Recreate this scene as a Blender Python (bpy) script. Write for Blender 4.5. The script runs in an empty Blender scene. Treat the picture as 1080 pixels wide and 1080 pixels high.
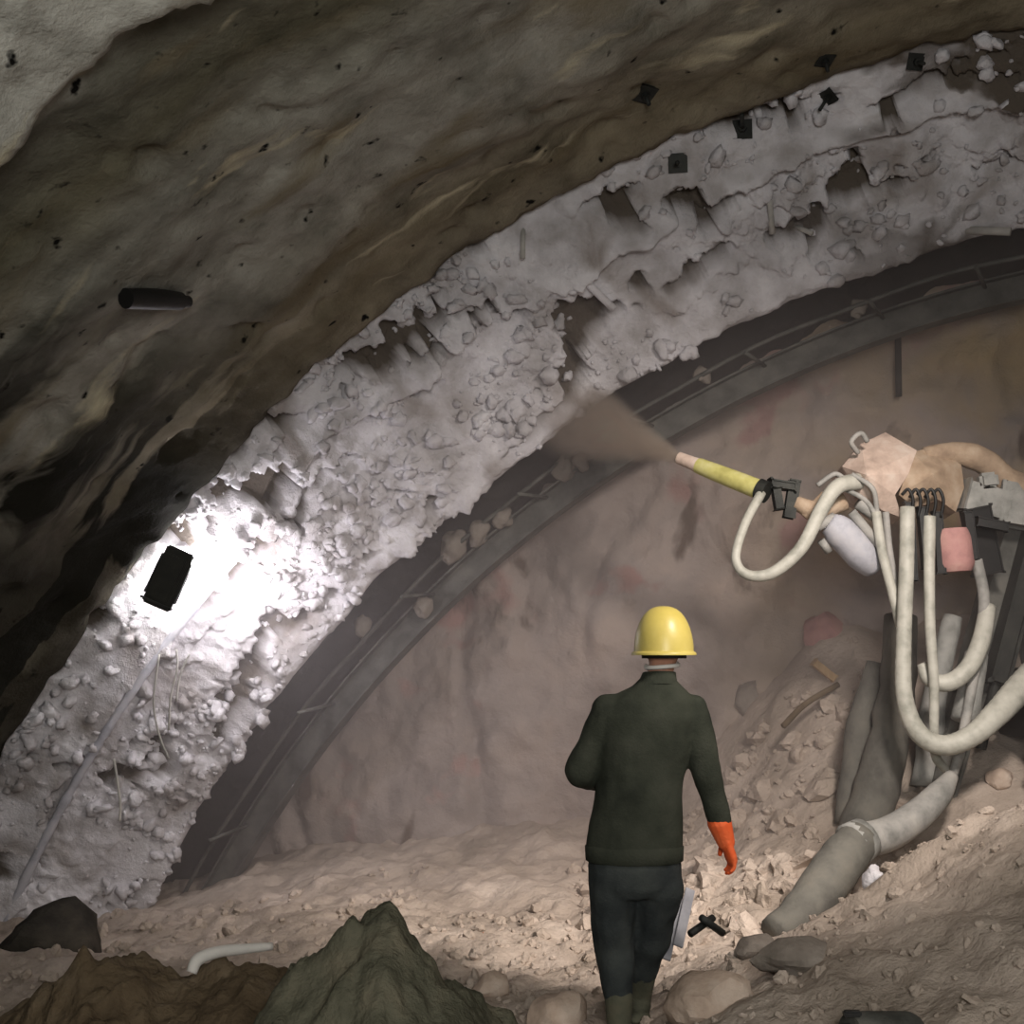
import bpy, bmesh, math, random
from math import sin, cos, pi, radians, sqrt, exp
from mathutils import Vector, Matrix, noise, Quaternion

random.seed(11)
S = bpy.context.scene
COL = S.collection
V = Vector

# ------------------------------------------------------------------ camera
F = 1300.0
EYE = V((0, 0, 1.65))
PITCH = math.atan(150 / F)
FW = V((0, cos(PITCH), sin(PITCH))); UPV = V((0, -sin(PITCH), cos(PITCH))); RT = V((1, 0, 0))
cam = bpy.data.cameras.new('camera'); cam.sensor_width = 36; cam.sensor_fit = 'HORIZONTAL'
cam.lens = 36 * F / 1080; cam.clip_start = .05; cam.clip_end = 100
camo = bpy.data.objects.new('camera', cam); COL.objects.link(camo)
camo.location = EYE; camo.rotation_euler = (pi / 2 + PITCH, 0, 0)
S.camera = camo

TH = radians(17)                                   # the tunnel runs off to the right of the view
AX = V((sin(TH), cos(TH), 0)); AR = V((cos(TH), -sin(TH), 0)); UP = V((0, 0, 1))

def ray(px, py):
    return FW + RT * ((px - 540) / F) - UPV * ((py - 540) / F)
def P(px, py, Y):
    d = ray(px, py)
    return EYE + d * (Y / d.y)
def onplane(px, py, d):
    r = ray(px, py)
    return EYE + r * (d / r.dot(AX))

CX, CY = 1350, 1550
def ring(R, ph, d):
    return onplane(CX + R * cos(ph), CY - R * sin(ph), d)
def inward(p, d):
    return (onplane(CX, CY, d) - p).normalized()

D1, D2, D3, D4 = 7.6, 8.6, 9.1, 9.75

def sm(a, b, x):
    t = max(0.0, min(1.0, (x - a) / (b - a))); return t * t * (3 - 2 * t)
def fr(p, s, o=4, seed=0.0):
    return noise.fractal(V((p[0] * s + seed, p[1] * s + seed * 1.7, p[2] * s - seed)), 0.9, 2.0, o)
def vor(p, s):
    return noise.voronoi(V((p[0] * s, p[1] * s, p[2] * s)))[0][0]

# ------------------------------------------------------------------ object helpers
def tag(o, label=None, cat=None, group=None, kind=None):
    if label: o['label'] = label
    if cat: o['category'] = cat
    if group: o['group'] = group
    if kind: o['kind'] = kind
    return o
def link(name, me, m=None, parent=None, smooth=True):
    o = bpy.data.objects.new(name, me); COL.objects.link(o)
    if m: me.materials.append(m)
    if smooth:
        me.polygons.foreach_set('use_smooth', [True] * len(me.polygons))
    if parent: o.parent = parent; o.matrix_parent_inverse = parent.matrix_world.inverted() if False else Matrix.Translation(-parent.location)
    return o
def from_bm(name, bm, m, parent=None, smooth=True, ang=None):
    bmesh.ops.recalc_face_normals(bm, faces=bm.faces)
    me = bpy.data.meshes.new(name); bm.to_mesh(me); bm.free()
    o = link(name, me, m, parent, smooth)
    if ang is not None and smooth:
        me.set_sharp_from_angle(angle=radians(ang))
    return o
def empty(name, loc, label, cat, group=None):
    o = bpy.data.objects.new(name, None); COL.objects.link(o); o.location = loc; o.empty_display_size = .1
    return tag(o, label, cat, group)
def baked(name, bm, m, parent=None, voxel=.012, smooth=4, disp=None):
    """close a set of overlapping solids into one continuous skin"""
    me = bpy.data.meshes.new(name + '_raw'); bm.to_mesh(me); bm.free()
    t = bpy.data.objects.new(name + '_raw', me); COL.objects.link(t)
    r = t.modifiers.new('r', 'REMESH'); r.mode = 'VOXEL'; r.voxel_size = voxel
    if smooth:
        s = t.modifiers.new('s', 'SMOOTH'); s.factor = .5; s.iterations = smooth
    dg = bpy.context.evaluated_depsgraph_get()
    out = bpy.data.meshes.new_from_object(t.evaluated_get(dg))
    bpy.data.objects.remove(t); bpy.data.meshes.remove(me)
    out.materials.clear()
    if disp:
        ns = [v.normal.copy() for v in out.vertices]
        for v, n in zip(out.vertices, ns):
            v.co += n * disp(v.co)
    out.name = name
    return link(name, out, m, parent)

def frame_of(t):
    t = t.normalized()
    a = V((0, 0, 1)) if abs(t.z) < .9 else V((1, 0, 0))
    x = t.cross(a).normalized(); y = t.cross(x).normalized()
    return x, y
def loft(bm, rings, cap=True):
    vs = [[bm.verts.new(p) for p in r] for r in rings]
    n = len(vs[0])
    for a, b in zip(vs, vs[1:]):
        for i in range(n):
            bm.faces.new((a[i], a[(i + 1) % n], b[(i + 1) % n], b[i]))
    if cap:
        bm.faces.new(vs[0][::-1]); bm.faces.new(vs[-1])
def spline(pts, n):
    pts = [V(p) for p in pts]
    q = [pts[0] * 2 - pts[1]] + pts + [pts[-1] * 2 - pts[-2]]
    out = []
    for i in range(1, len(q) - 2):
        for k in range(n):
            t = k / n
            a, b, c, d = q[i - 1], q[i], q[i + 1], q[i + 2]
            out.append(.5 * ((2 * b) + (c - a) * t + (2 * a - 5 * b + 4 * c - d) * t * t + (3 * b - a - 3 * c + d) * t ** 3))
    out.append(pts[-1]); return out
def tube(bm, pts, r, seg=12, n=8, wob=0.0, corr=0.0):
    """swept round tube; r a number or a list of radii per control point"""
    path = spline(pts, n) if n > 1 else [V(p) for p in pts]
    rs = r if isinstance(r, (list, tuple)) else [r] * len(pts)
    rad = []
    for i in range(len(path)):
        f = i / (len(path) - 1) * (len(rs) - 1); k = min(int(f), len(rs) - 2); rad.append(rs[k] + (rs[k + 1] - rs[k]) * (f - k))
    tx, ty = frame_of(path[1] - path[0])
    rings = []
    for i, p in enumerate(path):
        t = (path[min(i + 1, len(path) - 1)] - path[max(i - 1, 0)]).normalized()
        tx = (tx - t * tx.dot(t)).normalized(); ty = t.cross(tx)
        rr = rad[i] * (1 + (corr if i % 2 else -corr)) * (1 + wob * fr(p, 9, 2))
        rings.append([p + (tx * cos(2 * pi * k / seg) + ty * sin(2 * pi * k / seg)) * rr for k in range(seg)])
    loft(bm, rings)
def cone(bm, a, ra, b, rb, seg=14, sq=1.0, side=None):
    """tapered limb with round ends; sq flattens it along `side` x axis"""
    a, b = V(a), V(b); t = (b - a).normalized()
    if side is None: x, y = frame_of(t)
    else:
        x = (V(side) - t * V(side).dot(t)).normalized(); y = t.cross(x)
    rings = []
    for k in range(1, 5):
        w = pi / 2 * k / 4; rings.append((a - t * ra * cos(w), ra * sin(w)))
    for k in range(1, 6):
        f = k / 6; rings.append((a + (b - a) * f, ra + (rb - ra) * f))
    for k in range(4, 0, -1):
        w = pi / 2 * k / 4; rings.append((b + t * rb * cos(w), rb * sin(w)))
    loft(bm, [[c + (x * cos(2 * pi * i / seg) + y * sin(2 * pi * i / seg) * sq) * r for i in range(seg)] for c, r in rings])
def ell(bm, c, r, seg=20, rot=None):
    m = Matrix.Translation(V(c)) @ (rot or Matrix.Identity(4)) @ Matrix.Diagonal((r[0], r[1], r[2], 1))
    bmesh.ops.create_uvsphere(bm, u_segments=seg, v_segments=seg // 2 + 2, radius=1, matrix=m)
def box(bm, c, size, rot=None, bev=0.0, taper=1.0):
    m = Matrix.Translation(V(c)) @ (rot or Matrix.Identity(4))
    g = bmesh.ops.create_cube(bm, size=1, matrix=Matrix.Identity(4))
    for v in g['verts']:
        k = taper if v.co.z > 0 else 1
        v.co = m @ V((v.co.x * size[0] * k, v.co.y * size[1] * k, v.co.z * size[2]))
    if bev:
        es = list({e for v in g['verts'] for e in v.link_edges})
        bmesh.ops.bevel(bm, geom=es, offset=bev, segments=2, affect='EDGES')
def basis(x, y, z):
    return Matrix((x, y, z)).transposed().to_4x4()
def along(t, ref=UP):
    """rotation whose z axis is t, y near ref"""
    z = V(t).normalized(); x = V(ref).cross(z)
    if x.length < 1e-3: x = V((1, 0, 0))
    x.normalize(); return basis(x, z.cross(x), z)
def rod(bm, a, b, r, seg=12):
    tube(bm, [a, b], r, seg, 1)
def beam(bm, a, b, w, h, ref=UP, bev=.01):
    a, b = V(a), V(b)
    box(bm, (a + b) / 2, (w, h, (b - a).length), along(b - a, ref), bev)

# ------------------------------------------------------------------ materials
def mat(name, cols, scale=3.0, rough=.85, bump=.3, bscale=40.0, metal=0.0, coord='Object', detail=6.0, spec=.3, stretch=None, pos=None, bdist=.02, warp=0.0, extra=None):
    m = bpy.data.materials.new(name); m.use_nodes = True
    nt = m.node_tree; N = nt.nodes; L = nt.links
    b = N['Principled BSDF']; b.inputs['Roughness'].default_value = rough; b.inputs['Metallic'].default_value = metal
    b.inputs['Specular IOR Level'].default_value = spec
    tc = N.new('ShaderNodeTexCoord'); mp = N.new('ShaderNodeMapping')
    L.new(tc.outputs[coord], mp.inputs['Vector'])
    if stretch: mp.inputs['Scale'].default_value = stretch
    n1 = N.new('ShaderNodeTexNoise'); n1.inputs['Scale'].default_value = scale; n1.inputs['Detail'].default_value = detail
    n1.inputs['Roughness'].default_value = .6; n1.inputs['Distortion'].default_value = warp
    L.new(mp.outputs[0], n1.inputs['Vector'])
    r = N.new('ShaderNodeValToRGB'); e = r.color_ramp.elements
    n = len(cols)
    ps = pos or [.3 + .4 * i / max(1, n - 1) for i in range(n)]
    while len(e) < n: e.new(.5)
    for i in range(n): e[i].position = ps[i]; e[i].color = (*lin(cols[i]), 1)
    L.new(n1.outputs['Fac'], r.inputs['Fac'])
    out = r.outputs['Color']
    if extra: out = extra(nt, tc, out)
    L.new(out, b.inputs['Base Color'])
    if bump:
        n2 = N.new('ShaderNodeTexNoise'); n2.inputs['Scale'].default_value = bscale; n2.inputs['Detail'].default_value = 5
        n2.inputs['Roughness'].default_value = .65
        L.new(tc.outputs['Object'], n2.inputs['Vector'])
        bp = N.new('ShaderNodeBump'); bp.inputs['Strength'].default_value = bump; bp.inputs['Distance'].default_value = bdist
        L.new(n2.outputs['Fac'], bp.inputs['Height']); L.new(bp.outputs[0], b.inputs['Normal'])
    return m
def lin(c):
    return [((x / 255) / 12.92 if x / 255 <= .04045 else ((x / 255 + .055) / 1.055) ** 2.4) for x in c]
def mixer(nt, fac, a, b_col):
    mx = nt.nodes.new('ShaderNodeMix'); mx.data_type = 'RGBA'
    nt.links.new(fac, mx.inputs['Factor']); nt.links.new(a, mx.inputs[6])
    if isinstance(b_col, (list, tuple)): mx.inputs[7].default_value = (*lin(b_col), 1)
    else: nt.links.new(b_col, mx.inputs[7])
    return mx.outputs[2]
def noisefac(nt, vec, scale, lo, hi, stretch=None, detail=4.0, warp=0.0):
    N, L = nt.nodes, nt.links
    if stretch:
        mp = N.new('ShaderNodeMapping'); mp.inputs['Scale'].default_value = stretch; L.new(vec, mp.inputs[0]); vec = mp.outputs[0]
    n = N.new('ShaderNodeTexNoise'); n.inputs['Scale'].default_value = scale; n.inputs['Detail'].default_value = detail; n.inputs['Distortion'].default_value = warp
    L.new(vec, n.inputs['Vector'])
    r = N.new('ShaderNodeMapRange'); r.inputs['From Min'].default_value = lo; r.inputs['From Max'].default_value = hi
    L.new(n.outputs['Fac'], r.inputs['Value']); return r.outputs[0]

def lining_extra(nt, tc, col):
    """rounds of spraying show as bands along the tunnel; rust and dark patches mark them"""
    N, L = nt.nodes, nt.links
    uv = tc.outputs['UV']
    sp = N.new('ShaderNodeSeparateXYZ'); L.new(uv, sp.inputs[0])
    nz = N.new('ShaderNodeTexNoise'); nz.inputs['Scale'].default_value = .9; nz.inputs['Detail'].default_value = 5; L.new(uv, nz.inputs['Vector'])
    ad = N.new('ShaderNodeMath'); ad.operation = 'MULTIPLY_ADD'; L.new(nz.outputs['Fac'], ad.inputs[0]); ad.inputs[1].default_value = .9
    L.new(sp.outputs['Y'], ad.inputs[2])
    mr = N.new('ShaderNodeMapRange'); mr.inputs['From Min'].default_value = 2.0; mr.inputs['From Max'].default_value = 8.4; L.new(ad.outputs[0], mr.inputs['Value'])
    rp = N.new('ShaderNodeValToRGB'); e = rp.color_ramp.elements
    bands = BANDS
    while len(e) < len(bands): e.new(.5)
    for k, (p, c) in enumerate(bands): e[k].position = p; e[k].color = (*lin(c), 1)
    L.new(mr.outputs[0], rp.inputs['Fac'])
    mul = N.new('ShaderNodeMix'); mul.data_type = 'RGBA'; mul.blend_type = 'MULTIPLY'; mul.inputs['Factor'].default_value = 1
    L.new(rp.outputs['Color'], mul.inputs[6]); L.new(col, mul.inputs[7])
    c = mul.outputs[2]
    c = mixer(nt, noisefac(nt, uv, 1.1, .54, .72, (.6, 2.0, 1), 5, .5), c, (112, 102, 82))      # rust and clay wash
    c = mixer(nt, noisefac(nt, uv, 1.7, .61, .70, (.55, 1.8, 1), 6, .4), c, (186, 178, 154))           # pale newer splashes
    c = mixer(nt, noisefac(nt, uv, 7.0, .66, .72, None, 3), c, (20, 19, 17))                  # pock marks
    # dark patches low on the wall, nearly solid towards its foot
    lo = N.new('ShaderNodeMapRange'); lo.inputs['From Min'].default_value = LOW_DARK[0]; lo.inputs['From Max'].default_value = LOW_DARK[1]
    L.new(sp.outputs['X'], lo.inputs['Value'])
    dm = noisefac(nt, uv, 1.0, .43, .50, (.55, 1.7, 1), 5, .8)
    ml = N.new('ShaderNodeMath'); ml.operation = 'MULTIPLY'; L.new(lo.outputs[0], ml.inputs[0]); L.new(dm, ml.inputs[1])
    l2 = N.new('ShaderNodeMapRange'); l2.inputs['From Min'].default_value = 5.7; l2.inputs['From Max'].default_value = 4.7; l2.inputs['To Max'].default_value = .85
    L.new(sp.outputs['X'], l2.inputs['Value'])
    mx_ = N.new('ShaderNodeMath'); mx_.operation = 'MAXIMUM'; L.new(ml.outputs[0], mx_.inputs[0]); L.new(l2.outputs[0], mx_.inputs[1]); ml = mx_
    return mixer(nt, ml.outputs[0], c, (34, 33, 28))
BANDS = [(0, (200, 200, 196)), (.385, (200, 200, 196)), (.41, (128, 128, 120)), (.50, (124, 122, 106)), (.58, (166, 166, 160)), (.70, (178, 177, 172)), (.80, (162, 158, 146)), (.88, (150, 142, 124)), (1, (150, 144, 132))]
LOW_DARK = (7.4, 5.6)

def white_extra(nt, tc, col):
    uv = tc.outputs['UV']; ob = tc.outputs['Object']
    c = mixer(nt, noisefac(nt, ob, 2.2, .52, .72, None, 6, .6), col, (150, 142, 138))
    a = nt.nodes.new('ShaderNodeAttribute'); a.attribute_name = 'shaded'
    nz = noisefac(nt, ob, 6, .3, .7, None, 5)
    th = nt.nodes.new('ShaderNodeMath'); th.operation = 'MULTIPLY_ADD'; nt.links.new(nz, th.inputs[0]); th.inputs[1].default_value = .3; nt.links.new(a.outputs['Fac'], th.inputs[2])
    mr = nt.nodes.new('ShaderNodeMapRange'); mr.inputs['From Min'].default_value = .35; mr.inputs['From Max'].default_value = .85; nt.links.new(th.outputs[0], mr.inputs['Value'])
    return mixer(nt, mr.outputs[0], c, (92, 84, 76))  # painted shade tone for the hollows and the dim upper right

def rock_extra(nt, tc, col):
    N, L = nt.nodes, nt.links
    ob = tc.outputs['Object']
    sp = N.new('ShaderNodeSeparateXYZ'); L.new(ob, sp.inputs[0])
    mr = N.new('ShaderNodeMapRange'); mr.inputs['From Min'].default_value = 1.4; mr.inputs['From Max'].default_value = 3.6; L.new(sp.outputs['X'], mr.inputs['Value'])
    nf = noisefac(nt, ob, 1.3, .35, .62, None, 5, .5)
    ml = N.new('ShaderNodeMath'); ml.operation = 'MULTIPLY'; L.new(mr.outputs[0], ml.inputs[0]); L.new(nf, ml.inputs[1])
    c = mixer(nt, ml.outputs[0], col, (192, 168, 128))                                         # ochre clay seam on the right of the face
    c = mixer(nt, noisefac(nt, ob, 1.7, .60, .68, None, 3, .3), c, (176, 142, 136))            # pinkish blocks
    return mixer(nt, noisefac(nt, ob, 2.1, .62, .70, (1, 1, .45), 4, .6), c, (104, 90, 80))

M = {}
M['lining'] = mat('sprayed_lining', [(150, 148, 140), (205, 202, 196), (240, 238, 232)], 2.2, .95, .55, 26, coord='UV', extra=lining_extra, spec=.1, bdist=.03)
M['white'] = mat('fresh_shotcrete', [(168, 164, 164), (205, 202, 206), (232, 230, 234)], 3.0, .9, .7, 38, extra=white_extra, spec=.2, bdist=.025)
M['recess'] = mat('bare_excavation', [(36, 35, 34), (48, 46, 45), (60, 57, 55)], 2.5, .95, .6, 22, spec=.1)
M['face'] = mat('rock_face', [(148, 138, 134), (174, 162, 156), (190, 174, 164)], 1.4, .95, .6, 18, extra=rock_extra, spec=.1, bdist=.035, warp=.4)
M['ground'] = mat('clay_ground', [(146, 134, 122), (176, 162, 150), (198, 184, 172)], 1.8, .95, .8, 24, spec=.1, bdist=.03, warp=.3)
M['muck'] = mat('dark_muck', [(68, 68, 56), (94, 92, 78), (110, 104, 88)], 5, .95, .8, 22, spec=.1, bdist=.03)
M['brown'] = mat('brown_muck', [(78, 66, 52), (100, 86, 68), (118, 104, 86)], 4, .95, .8, 22, spec=.1, bdist=.03)
M['stone'] = mat('pale_stone', [(150, 132, 118), (186, 166, 150), (206, 190, 176)], 5, .9, .5, 30, spec=.15)
M['greystone'] = mat('grey_stone', [(96, 90, 82), (126, 118, 110), (146, 138, 130)], 5, .9, .5, 30, spec=.15)
M['darkstone'] = mat('dark_stone', [(44, 42, 38), (62, 58, 52), (80, 74, 66)], 5, .9, .6, 26, spec=.15)
M['steel'] = mat('dusty_steel', [(62, 62, 58), (92, 92, 88), (112, 110, 104)], 6, .7, .3, 50, metal=.3)
M['darksteel'] = mat('dark_steel', [(30, 31, 30), (48, 49, 47), (62, 62, 58)], 6, .6, .2, 40, metal=.4)
M['black'] = mat('black_paint', [(12, 12, 12), (24, 24, 24)], 8, .5, .1, 60, spec=.5)
M['housing'] = mat('lamp_housing', [(26, 26, 22), (40, 40, 34)], 8, .6, .1, 60)
M['hose'] = mat('cream_hose', [(140, 140, 130), (176, 174, 164), (192, 190, 180)], 8, .55, .15, 60, spec=.5)
M['greyhose'] = mat('grey_hose', [(112, 112, 108), (150, 148, 144), (172, 168, 162)], 7, .65, .25, 50, spec=.4)
M['dullhose'] = mat('dusty_pipe', [(78, 76, 72), (98, 96, 90), (110, 106, 98)], 5, .85, .3, 40)
M['dust'] = mat('dust_coated_steel', [(168, 148, 136), (200, 178, 164), (214, 198, 186)], 7, .8, .3, 40)
M['tan'] = mat('clay_coated_steel', [(140, 120, 102), (170, 148, 126), (188, 170, 150)], 7, .8, .3, 40)
M['grey'] = mat('grey_dusty_steel', [(112, 112, 108), (146, 146, 142), (166, 164, 160)], 7, .75, .3, 40)
M['pink'] = mat('faded_pink_paint', [(146, 108, 106), (172, 128, 124), (184, 146, 138)], 7, .7, .2, 40)
M['lilac'] = mat('lilac_grey_metal', [(146, 146, 154), (178, 178, 186), (190, 188, 192)], 7, .6, .15, 40)
M['yellow'] = mat('yellow_nozzle', [(164, 158, 92), (188, 182, 112), (200, 194, 140)], 9, .55, .1, 40, spec=.5)
M['helmet'] = mat('helmet_yellow', [(190, 172, 88), (202, 184, 100), (210, 194, 118)], 4, .38, .04, 60, spec=.5)
M['jacket'] = mat('green_black_cloth', [(42, 45, 39), (54, 57, 49), (62, 64, 56)], 6, .95, .3, 90, spec=.1)
M['trousers'] = mat('dark_slate_cloth', [(42, 46, 48), (56, 60, 60), (66, 70, 68)], 6, .95, .3, 90, spec=.1)
M['boots'] = mat('muddy_boots', [(56, 58, 48), (82, 82, 68), (98, 92, 76)], 6, .85, .3, 50)
M['glove'] = mat('orange_glove', [(206, 84, 40), (226, 96, 48), (232, 116, 70)], 9, .7, .2, 70, spec=.3)
M['skin'] = mat('skin', [(150, 108, 90), (176, 130, 108), (186, 142, 120)], 7, .6, .1, 60)
M['hair'] = mat('dark_hair', [(24, 20, 18), (40, 34, 30)], 30, .8, .4, 90)
M['maskstrap'] = mat('white_strap', [(200, 196, 190), (222, 218, 212)], 8, .8, .1, 60)
M['wire'] = mat('pale_wire', [(150, 148, 144), (190, 186, 180)], 8, .6, .1, 60)
M['timber'] = mat('pale_timber', [(170, 140, 104), (204, 176, 138)], 5, .8, .3, 40, stretch=(6, 1, 1))
M['wetmetal'] = mat('bright_bar', [(120, 120, 126), (158, 158, 164)], 7, .6, .1, 40)
def emit(name, col, st):
    m = bpy.data.materials.new(name); m.use_nodes = True; nt = m.node_tree; nt.nodes.clear()
    o = nt.nodes.new('ShaderNodeOutputMaterial'); e = nt.nodes.new('ShaderNodeEmission')
    e.inputs[0].default_value = (*col, 1); e.inputs[1].default_value = st; nt.links.new(e.outputs[0], o.inputs[0]); return m
M['lens'] = emit('lamp_lens', (1, .97, .94), 30)

# ------------------------------------------------------------------ grids
def grid(name, rows, uvs, m, close=False):
    """rows: list of equally long lists of points"""
    nr, nc = len(rows), len(rows[0])
    me = bpy.data.meshes.new(name)
    faces = [(i * nc + j, i * nc + j + 1, (i + 1) * nc + j + 1, (i + 1) * nc + j) for i in range(nr - 1) for j in range(nc - 1)]
    me.from_pydata([p for r in rows for p in r], [], faces)
    if uvs:
        lay = me.uv_layers.new(name='UVMap'); fl = [c for r in uvs for c in r]
        buf = []
        for l in me.loops:
            buf.extend(fl[l.vertex_index])
        lay.data.foreach_set('uv', buf)
    return link(name, me, m)
def frange(a, b, n): return [a + (b - a) * i / n for i in range(n + 1)]

PHF = [radians(x) for x in frange(168, 96, 420)]          # seen part of the vault
PHC = [radians(x) for x in frange(96, 16, 60)][1:]        # the rest, down the far side
PH = PHF + PHC

# near sprayed lining -------------------------------------------------------
prof = [ring(1540, ph, D1) for ph in PH]; ninw = [inward(p, D1) for p in prof]
arc = [0.0]
for a, b in zip(prof, prof[1:]): arc.append(arc[-1] + (b - a).length)
ds = frange(-4, 1.5, 10)[:-1] + frange(1.5, D1, 140)
rows, uvs = [], []
def lin_h(p, d, s):
    h = .10 * fr(p, .55, 4, 3.0) + .05 * fr(p, 1.7, 4, 8.0) + .018 * fr(p, 6, 3, 1.0)
    w = .25 * noise.noise(p * .35)
    h += .07 * (1 - abs(2 * (((d + w) / 1.15) % 1) - 1)) ** 2      # each round of lining bellies in
    h -= .05 * sm(.35, .75, fr(p, 3.2, 2, 21.0))
    return h - .07
for d in ds:
    r, u = [], []
    for j, q in enumerate(prof):
        p = q + AX * (d - D1)
        lump_ = (.07 * max(0, .45 - vor(p, 7)) + .05 * max(0, .45 - vor(p, 15))) * sm(4.2, 4.0, d)
        step = lump_ + .15 * sm(4.14, 4.04, d + .10 * noise.noise(p * 1.3) + .04 * noise.noise(p * 6))   # thicker newer coat nearer the camera
        h = lin_h(p, d, arc[j]) + step
        if d > D1 - .3: h = h * (1 - .4 * sm(D1 - .3, D1, d)) + .03 * fr(p, 5, 3, 2.2) * sm(D1 - .3, D1, d)
        r.append(p + ninw[j] * h); u.append((arc[j], d))
    rows.append(r); uvs.append(u)
for off in (.12, .5):
    rows.append([q - n * off + AX * (.02 + .03 * fr(q, 5, 2)) for q, n in zip(prof, ninw)]); uvs.append([(s, D1 + off) for s in arc])
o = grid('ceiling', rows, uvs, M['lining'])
tag(o, 'older sprayed concrete vault, grey and rust stained, nearest the camera', 'tunnel lining', kind='structure')

# fresh white round ----------------------------------------------------------
NW = 84
PW = [radians(x) for x in frange(168, 97, 820)] + [radians(x) for x in frange(97, 16, 60)][1:]
rows, uvs = [], []
ra = [(ring(1540, ph, D1)) for ph in PW]; na = [inward(p, D1) for p in ra]
rb = [(ring(1335, ph, D2)) for ph in PW]; nb = [inward(p, D2) for p in rb]
ra = [p - n * .26 for p, n in zip(ra, na)]
arcw = [0.0]
for a, b in zip(rb, rb[1:]): arcw.append(arcw[-1] + (b - a).length)
def wh_h(p, t, s):
    e = sm(0, .08, t)
    h = .12 * fr(p, 1.1, 3, 5.0)
    st = V((p.x * 1.0, p.y, p.z))
    lump = max(0, .5 - vor(st, 5.0)) * .20 + max(0, .46 - vor(st + V((3, 1, 2)), 11)) * .13 + max(0, .45 - vor(st + V((7, 1, 5)), 21)) * .06
    rough = .35 + .65 * sm(-.1, .3, fr(p, .9, 2, 31.0)) * sm(.1, .5, t + .3)
    h += lump * rough + .03 * fr(p, 11, 3, 2.0) * rough
    # the buried rib shows as a ledge that runs round the vault
    w = t + .05 * noise.noise(p * 1.3)
    h += .07 * exp(-((w - .36) / .045) ** 2) + .09 * sm(.40, .36, w)
    # a smoother ledge along the leading edge
    h += .12 * sm(.80, .97, w)
    c = .75 * fr(V((s * .8, t * 3.2, 0)), 1.5, 3, 12.0) + .5 * fr(p, 3.2, 3, 4.0) + .10 * fr(p, 9, 2, 3.0)
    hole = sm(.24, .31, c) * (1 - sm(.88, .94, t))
    h -= .22 * hole                                                   # hollows in the coat, their shade also painted below
    thin = sm(-.05, .25, fr(V((s, t * 4, 3)), .9, 4, 17.0) + .62 * sm(9.0, 11.5, s) - .2 - .35 * t)  # painted light falloff towards the upper right, broken up by noise
    SHADED.append(max(hole * .95, .8 * thin * sm(8.0, 11.5, s)))  # shade put into the colour, in hollows and along the upper right
    return h * e
SHADED = []
T = [-.12] + frange(0, 1, NW)
for t in T:
    r, u = [], []
    for j in range(len(PW)):
        p = ra[j] + (rb[j] - ra[j]) * t; n = (na[j] * (1 - t) + nb[j] * t).normalized()
        h = wh_h(p, max(t, 0), arcw[j])
        if t > .93: h *= 1 - .55 * (t - .93) / .07
        r.append(p + n * (h - .06 * sm(.8, 1, t))); u.append((arcw[j], t * 1.3))
    rows.append(r); uvs.append(u)
last = rows[-1]
for off, dd in ((.05, .05), (.16, .07), (.6, .06)):
    rows.append([q - n * off + AX * (dd + .02 * fr(q, 6, 2)) for q, n in zip(last, nb)]); uvs.append([(s, 1.3 + off) for s in arcw])
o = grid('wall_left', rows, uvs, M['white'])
# crumbs of rebound stuck all over the fresh coat, part of the same surface
wv = [p for r in rows for p in r]; nrow = len(T); nc = len(PW)
cb = bmesh.new(); cb.from_mesh(o.data); uvl = cb.loops.layers.uv.active
tmpl = bmesh.new(); bmesh.ops.create_icosphere(tmpl, subdivisions=2, radius=1); tv = [v.co.copy() for v in tmpl.verts]; tf = [[v.index for v in f.verts] for f in tmpl.faces]; tmpl.free()
k = 0
while k < 2000:
    i = random.randrange(3, nrow - 4); j = random.randrange(10, 815); q = rows[i][j]
    t = T[i]
    w = sm(-.25, .25, fr(q, 1.1, 2, 44.0)) * (.35 + .65 * (sm(.5, .75, t) + sm(.34, .2, t)))
    w *= 1 - .72 * sm(430, 600, j)
    if random.random() > w: continue
    k += 1
    n = (na[j] * (1 - t) + nb[j] * t); r = .012 + .055 * random.random() ** 3
    ax = V((random.gauss(0, 1), random.gauss(0, 1), random.gauss(0, 1))).normalized(); Rm = Matrix.Rotation(random.uniform(0, 6.28), 3, ax)
    sc = (r * random.uniform(.7, 1.5), r * random.uniform(.7, 1.2), r * random.uniform(.5, 1)); kk = V((k * .37, k * .11, 0))
    vv = []
    for a in tv:
        f = 1 + .7 * noise.noise(a * 1.6 + kk)
        vv.append(cb.verts.new(q + n * r * .3 + Rm @ V((a.x * sc[0] * f, a.y * sc[1] * f, a.z * sc[2] * f))))
    for f in tf:
        fc = cb.faces.new([vv[a] for a in f]); fc.smooth = True
        for l in fc.loops: l[uvl].uv = (arcw[j], t * 1.3)
cb.to_mesh(o.data); cb.free()
at = o.data.attributes.new('shaded', 'FLOAT', 'POINT'); nb_ = len(SHADED); tot = len(o.data.vertices)
at.data.foreach_set('value', SHADED + [0.0] * (tot - nb_))
tag(o, 'band of lumpy fresh pale shotcrete round the vault, lit by the floodlight', 'tunnel lining', kind='structure')

# bare recess round the rib, and the rock face ---------------------------------
rows, uvs = [], []
PR = [radians(x) for x in frange(168, 97, 300)] + [radians(x) for x in frange(97, 16, 50)][1:]
for k in range(29):
    f = k / 28; d = D2 + .04 + (D4 + .5 - D2) * f; R = 1402 + (1235 - 1402) * f
    r = []
    for ph in PR:
        p = ring(R, ph, d); n = inward(p, d)
        r.append(p + n * (.10 * fr(p, 1.6, 4, 9.0) + .05 * fr(p, 6, 2)))
    rows.append(r); uvs.append([(0, 0)] * len(r))
o = grid('trim_1', rows, None, M['recess'])
tag(o, 'dark bare excavated strip of vault around the steel rib', 'tunnel rock', kind='structure')

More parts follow.
